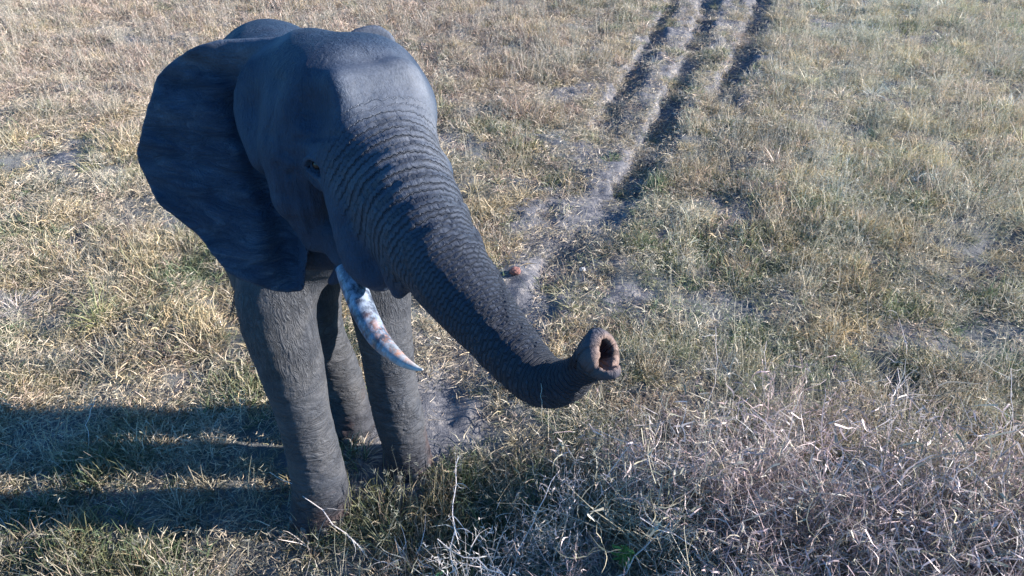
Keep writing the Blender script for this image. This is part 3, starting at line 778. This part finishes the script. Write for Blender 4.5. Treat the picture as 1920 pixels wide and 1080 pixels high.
# short mat
x, y = scatter(44000, power=1.35); hum = fbm(xy0(x * 1.7, y * 1.7), 3, 91) * 1.7
x, y = keep(x, y, (1 - .93 * bare(x, y)) * np.clip(.68 + .95 * hum, .10, 1)); x, y = off_feet(x, y, -.01)
ppx, ppy, _ = topix(np.stack([x, y, 0 * x], -1)); tallb = 1 + .7 * sstep(800, 900, ppy)
hum = fbm(xy0(x * 1.7, y * 1.7), 3, 91) * 1.7; s_ = (.8 + .5 * rng.rand(len(x))) * (1 + .02 * y)
field("short_grass", library("grass_mat", mat_clump, 7), x, y, gz(x, y) - .005, np.stack([s_, s_, s_ * tallb * np.clip(1.0 + 1.3 * hum, .4, 2.6)], -1), tints(x, y), label="short dry mixed grass covering the ground")
# straw litter
x, y = scatter(26000, power=1.3); lt = fbm(xy0(x * 1.1 + 9, y * 1.1), 3, 92) * 1.7
x, y = keep(x, y, np.clip(.45 + .8 * lt, .12, 1) * (1 - .15 * bare(x, y))); x, y = off_feet(x, y, .03)
tt = tints(x, y) * .35 + np.array([.62, .51, .38]) * .65; s_ = .8 + .6 * rng.rand(len(x))
field("straw_litter", library("straw", litter_clump, 6), x, y, gz(x, y), np.stack([s_, s_, s_], -1), tt, label="pale dry straw lying over the ground")
# tufts
x, y = scatter(12000, power=1.5); tf = fbm(xy0(x * 2.3, y * 2.3 + 5), 3, 93) * 1.7
x, y = keep(x, y, np.clip(.15 + 1.1 * tf, .05, 1) * (1 - .95 * bare(x, y))); x, y = off_feet(x, y, .10)
px, py, _ = topix(np.stack([x, y, 0 * x], -1)); tall = 1 + .5 * sstep(1350, 1500, px) * sstep(500, 350, py) + .2 * sstep(250, 100, py)
s_ = (.45 + .95 * rng.rand(len(x)) ** 1.6) * tall
field("tufted_grass", library("tuft", tuft_clump, 7), x, y, gz(x, y) - .01, np.stack([s_, s_, s_], -1), tints(x, y), label="low tufts of dry grass scattered over the field")
# thin standing stalks
x, y = scatter(5200, power=1.6); px, py, _ = topix(np.stack([x, y, 0 * x], -1))
st = fbm(xy0(x * .8, y * .8 + 5), 2, 94) * 1.6
pr = .10 + .6 * sstep(1380, 1500, px) * sstep(620, 400, py) + .35 * sstep(260, 100, py) * sstep(1300, 1100, px) + .95 * sstep(1000, 1200, px) * sstep(600, 740, py) + .3 * np.clip(st, 0, 1)
x, y = keep(x, y, np.clip(pr, 0, 1) * (1 - bare(x, y))); x, y = off_feet(x, y, .12); px, py, _ = topix(np.stack([x, y, 0 * x], -1))
x_, y_ = x, y; s_ = .7 + .6 * rng.rand(len(x))
field("standing_stalks", library("stalk", stalk_clump, 6), x, y, gz(x, y), np.stack([s_, s_, s_], -1), tints(x, y) * .4 + np.array([.56, .50, .40]) * .6, label="thin upright seed stalks standing above the short grass")
# scrub in the right foreground
N_ = 500; x = -.2 + 4.8 * rng.rand(N_); y = 1.3 + 2.4 * rng.rand(N_)
e = fbm(xy0(x * 1.4, y * 1.4), 2, 95); edge = sstep(-.1, 1.0, x - .1 + e * 1.2) * sstep(3.75, 2.75, y + e * 1.1)
m = rng.rand(N_) < edge * .9 + .04; x, y = x[m], y[m]; ed = edge[m]
s_ = (.80 + .60 * rng.rand(len(x))) * (.42 + .85 * ed)
pk = np.array([(.64, .50, .45), (.50, .37, .36), (.66, .56, .43), (.40, .36, .26), (.66, .56, .52), (.44, .33, .32)])[rng.randint(0, 6, len(x))]
field("dry_scrub", library("scrub", scrub_clump, 7), x, y, gz(x, y), np.stack([s_, s_, s_], -1), pk, label="tangled pinkish grey dry scrub filling the right foreground")

# ------------------------------------------------------------------ single plants and small things
def single(name, data, tint, label, cat, group=None):
    V, Fq, S, T = data; me = mesh_np(name, V, Fq, False); attr(me, "shade", S); attr(me, "tip", T)
    key = "blade_%d_%d_%d" % tuple(int(c * 100) for c in tint)
    m = bpy.data.materials.get(key) or blade_material(key, False, tint)
    return link(name, me, m, label=label, cat=cat, group=group)
def gp(px, py):
    q = ground_at(px, py)[:2]; z = float(gz(q[:1], q[1:2])[0]); return np.array([q[0], q[1], z])
def tuft_at(c, m, R_, Lmin, Lmax, w_, spread=.8, droop=.5, kink=.08, nseg=5):
    b = disc(m, R_); d = b / R_ * spread + rng.randn(m, 3) * .18; d[:, 2] = 1.0
    v = blades(b, d, Lmin + (Lmax - Lmin) * rng.rand(m), w_ * (.7 + .6 * rng.rand(m)), np.concatenate([b[:, :2] / R_ * .6, -.3 * np.ones((m, 1))], 1) + rng.randn(m, 3) * .25, nseg, kink, droop)
    return (v[0] + c, v[1], v[2], v[3])
def stalk_at(p0, p1, w_=.003, heads=9, sub=8, wob=.02):
    """one dry stem from p0 to p1 with a few side twigs and seed leaves"""
    p0, p1 = np.asarray(p0, float), np.asarray(p1, float); L = np.linalg.norm(p1 - p0); P = []
    for i in range(sub + 1): P.append(p0 + (p1 - p0) * i / sub + rng.randn(3) * wob * L * (0 < i < sub) + np.array([0, 0, .10 * L * math.sin(math.pi * i / sub)]))
    P = np.array(P); out = []
    side = np.cross(P[-1] - P[0], [0.2, 1, .1]); side /= np.linalg.norm(side)
    wd = (w_ * (1 - .6 * np.arange(sub + 1) / sub))[:, None]
    for sd2 in (side, np.cross(side, (P[-1] - P[0]) / L)):
        V = np.stack([P - sd2 * wd, P + sd2 * wd], 1).reshape(-1, 3); i = np.arange(sub) * 2
        out.append((V, np.stack([i, i + 1, i + 3, i + 2], -1), np.full(len(V), .85), np.repeat(np.arange(sub + 1) / sub, 2)))
    j = rng.randint(sub // 3, sub + 1, heads)
    out.append(blades(P[j], rdir(heads, -10, 70), L * (.10 + .22 * rng.rand(heads)), w_ * (.45 + .5 * rng.rand(heads)), rng.randn(heads, 3) * .8, 5, .2, .25))
    return join(out)
def lump(name, c, r, seed, col, label, cat, flat=.7, rough=.9):
    import bmesh
    bm = bmesh.new(); bmesh.ops.create_icosphere(bm, subdivisions=4, radius=1)
    P = np.array([v.co[:] for v in bm.verts]); k = 1 + .45 * fbm(P * 1.6 + seed, 4, seed) + .12 * fbm(P * 6, 2, seed)
    for v, q, kk in zip(bm.verts, P, k): v.co = Vector((q[0] * kk * r, q[1] * kk * r * .85, max(q[2], -.4) * kk * r * flat + r * .25)) + Vector(c)
    me = bpy.data.meshes.new(name); bm.to_mesh(me); bm.free(); me.polygons.foreach_set("use_smooth", [True] * len(me.polygons))
    n = NB(name); pos = n.n("ShaderNodeNewGeometry").outputs["Position"]
    n.put(n.b.inputs["Base Color"], n.mix(n.noise(pos, 60, 5, .7), tuple(q * .45 for q in col), tuple(q * 1.4 for q in col))); n.b.inputs["Roughness"].default_value = rough
    n.put(n.b.inputs["Normal"], n.bump(n.noise(pos, 70, 5, .7), .8, .01))
    return link(name, me, n.m, label=label, cat=cat)
lump("dung_clod", gp(966, 514), .055, 3, (.24, .11, .085), "reddish brown clod lying on the trampled soil beside the trunk", "dung")
lump("stone", gp(1092, 503), .032, 5, (.62, .60, .55), "small pale stone in the short grass to the right of the trunk", "stone")
lump("dark_clod", gp(988, 268), .10, 8, (.10, .075, .06), "dark brown clod among straw to the left of the wheel rut", "dung")
def tuft(px, py, m, R_, a, b, w_, tint, label, name="grass_tuft", cat="grass tuft", **k):
    return single(name, tuft_at(gp(px, py), m, R_, a, b, w_, **k), tint, label, cat)
tuft(182, 600, 130, .10, .16, .42, .0024, (.34, .36, .16), "tall yellow green grass tuft with long thin stems at the far left", spread=.55)
tuft(62, 500, 140, .16, .06, .16, .0030, (.10, .17, .09), "low dark green clump at the left edge above the tall tuft", spread=1.2)
tuft(80, 350, 160, .22, .06, .17, .0030, (.12, .18, .08), "low green clump near the left edge in the far pinkish grass", spread=1.2)
tuft(1147, 302, 90, .10, .07, .16, .0030, (.16, .26, .09), "bright green tuft between the bare soil patches left of the rut", spread=.7)
tuft(1772, 112, 130, .20, .14, .34, .0050, (.18, .27, .10), "green grass tuft standing in the tall grass at the upper right", spread=.6)
tuft(1690, 55, 260, .55, .10, .26, .0055, (.34, .38, .12), "yellow green patch of grass at the top right corner", spread=.4)
tuft(1325, 195, 240, .22, .14, .34, .0042, (.56, .48, .36), "large straw coloured tuft on the ridge between the two ruts", spread=.9)
tuft(1238, 395, 150, .14, .10, .26, .0032, (.42, .40, .28), "arching dry tuft standing at the near end of the wheel rut", spread=1.1)
tuft(1068, 540, 170, .15, .06, .18, .0030, (.50, .46, .28), "yellowish low clump beside the trampled soil behind the trunk", spread=1.2)
tuft(890, 355, 110, .12, .10, .24, .0034, (.50, .42, .26), "straw yellow tuft beside the upper trunk", spread=.9)
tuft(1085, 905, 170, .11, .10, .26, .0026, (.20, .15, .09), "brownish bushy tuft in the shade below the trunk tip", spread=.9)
tuft(1900, 800, 100, .12, .08, .22, .0030, (.16, .26, .12), "fresh green tuft at the right edge beside the scrub", spread=.7)
tuft(668, 862, 170, .16, .06, .17, .0028, (.62, .50, .38), "pale straw tuft in the sun between the front feet", spread=1.4)
tuft(330, 950, 130, .10, .07, .20, .0028, (.56, .48, .36), "small straw tuft catching the sun in the shade left of the front foot", spread=1.0)
tuft(28, 580, 200, .16, .08, .20, .0030, (.58, .50, .47), "heap of pale pinkish straw at the left edge", spread=1.6)
tuft(20, 1030, 220, .20, .10, .26, .0030, (.62, .54, .48), "matted pale straw heap in the bottom left corner", spread=1.8)
def tangle(px, py, n_, sc, r, tint, label):
    ds = []
    for k in range(n_):
        v = scrub_clump(.62); a = rng.rand() * 6.28; c, s_ = math.cos(a), math.sin(a); q = v[0] * sc * np.array([.75, .75, 1.0])
        q = q @ np.array([[c, s_, 0], [-s_, c, 0], [0, 0, 1]]) + gp(px, py) + np.array([rng.randn() * r, rng.randn() * r, 0]); ds.append((q, v[1], v[2], v[3]))
    return single("grass_tuft", join(ds), tint, label, "grass tuft")
tangle(905, 1105, 2, 1.0, .05, (.74, .67, .62), "tall pale dry tuft with thick bent blades at the bottom centre")
tuft(770, 1060, 56, .035, .16, .40, .0048, (.68, .62, .58), "small curled dry sprig left of the tall pale tuft", name="dry_sprig", cat="dry plant", spread=.5, droop=1.2, kink=.25, nseg=7)
tuft(350, 1115, 30, .05, .12, .36, .0036, (.50, .40, .38), "reddish dry seed sprig at the bottom edge under the shaded grass", name="dry_sprig", cat="dry plant", spread=.5, kink=.16)
tuft(640, 985, 110, .14, .08, .20, .0026, (.26, .29, .17), "dull green tuft growing against the toes of the near front foot", spread=.9)
tuft(585, 1030, 26, .05, .12, .34, .0030, (.56, .48, .42), "thin straw sprig standing just in front of the front foot", name="dry_sprig", cat="dry plant", spread=.6, kink=.12)
def stalk(b, tip, h, lab, w_=.0032, heads=9, tint=(.78, .73, .69)):
    w_ *= 1.45
    g0 = gp(*b); t_ = at(tip[0], tip[1], 1.0); r = t_ - np.array([0, 0, H]); k = (h - H) / r[2]; p1 = np.array([0, 0, H]) + r * k
    single("dry_stalk", stalk_at(g0, p1, w_, heads), tint, lab, "dry stalk", "single dry stalks standing above the grass")
stalk((700, 1060), (505, 885), .42, "thin dry stalk leaning left across the near front foot", .0024, 4)
stalk((960, 1075), (1040, 893), .46, "long pale stalk leaning right above the brownish tuft", .0030, 5)
stalk((850, 1090), (855, 870), .52, "upright pale stalk left of the tall pale tuft", .0034, 16)
stalk((1010, 1150), (820, 1010), .30, "bent dry stalk arching left over the bottom edge", .0040, 10)
stalk((1120, 1120), (1290, 960), .44, "pale twig leaning right in front of the pink scrub", .0042, 14)
stalk((1440, 1160), (1200, 970), .60, "long white stalk leaning left at the corner of the scrub", .0042, 10)
stalk((1330, 820), (1342, 612), .48, "thin straight stalk rising above the near edge of the scrub", .0022, 6)
stalk((1425, 790), (1437, 640), .42, "second thin straight stalk rising right of the trunk tip", .0022, 6)
stalk((1640, 960), (1683, 690), .66, "tallest pale stalk rising from the middle of the scrub", .0032, 8)
stalk((1750, 1010), (1560, 905), .62, "thick white twig lying over the middle of the scrub", .0044, 12)
stalk((1690, 1120), (1850, 985), .62, "forked white twig at the lower right of the scrub", .0044, 14)
stalk((1868, 930), (1895, 690), .56, "curved pale stalk at the right edge above the scrub", .0028, 8)
stalk((1560, 640), (1578, 480), .50, "lone straw stalk in the green grass behind the scrub", .0024, 5, (.60, .54, .40))
stalk((1700, 330), (1697, 120), .85, "tall thin straw stem in the upper right grass", .0034, 4, (.60, .54, .40))
stalk((902, 400), (885, 300), .42, "pair of thin straw stems beside the middle of the trunk", .0024, 3, (.58, .52, .36))
stalk((160, 860), (178, 745), .30, "short pale stem in the shadow strip at the left", .0024, 3)
# leafy green plants
def leafy(px, py, nst, hgt, ll, lw, tint, label):
    c = gp(px, py); root = bpy.data.objects.new("leafy_plant", None); COL.objects.link(root); root.location = c
    root["label"] = label; root["category"] = "green plant"
    st, lf = [], []
    for i in range(nst):
        a = rng.rand() * 6.28; tip = np.array([math.cos(a), math.sin(a), 0]) * hgt * .45 * rng.rand() + np.array([0, 0, hgt * (.6 + .5 * rng.rand())])
        st.append(stalk_at(rng.randn(3) * [.02, .02, 0], tip, .0018, 2, 5, .02))
        for k in range(6):
            u = .3 + .7 * (k + rng.rand()) / 6; b = tip * u; d = rdir(1, 5, 50)[0]; s_ = np.cross(d, [0, 0, 1]); s_ /= np.linalg.norm(s_); L = ll * (.6 + .7 * rng.rand())
            row = []
            for j in range(5):
                q = j / 4; wd = lw * math.sin(math.pi * min(.98, q * .9 + .08)) ; p = b + d * L * q + np.array([0, 0, -.35 * L * q * q]); row += [p - s_ * wd + [0, 0, wd * .35], p, p + s_ * wd + [0, 0, wd * .35]]
            f = [(j * 3 + t, j * 3 + t + 1, j * 3 + t + 4, j * 3 + t + 3) for j in range(4) for t in (0, 1)]
            lf.append((np.array(row), np.array(f), np.full(15, .3 + .5 * rng.rand()), np.full(15, .9)))
    for nm, dat, tn in (("stem", join(st), (.22, .24, .12)), ("foliage", join(lf), tint)):
        o = single(nm, dat, tn, None, None); o.parent = root
leafy(1165, 1075, 8, .26, .060, .010, (.13, .30, .06), "bright green leafy plant at the bottom edge right of the pale tuft")
leafy(1292, 985, 5, .16, .05, .011, (.12, .26, .10), "small green leafy plant at the left side of the scrub")
leafy(1862, 1000, 6, .26, .075, .021, (.10, .26, .20), "blue green broad leaved plant in the scrub at the right edge")
leafy(1880, 1090, 6, .22, .065, .014, (.11, .27, .17), "lower blue green leafy plant in the bottom right corner")
leafy(840, 1120, 5, .20, .055, .010, (.12, .27, .10), "small green sprout under the tall pale tuft")
# a grass stem caught on the trunk
a = at(1012, 690, 1.96); b = at(1016, 768, 1.90)
single("dry_straw", stalk_at(a + [0, -.06, .03], b + [0, -.05, .0], .0011, 3, 8, .015), (.5, .46, .38), "fine pale grass stem caught on the bend of the trunk", "straw")
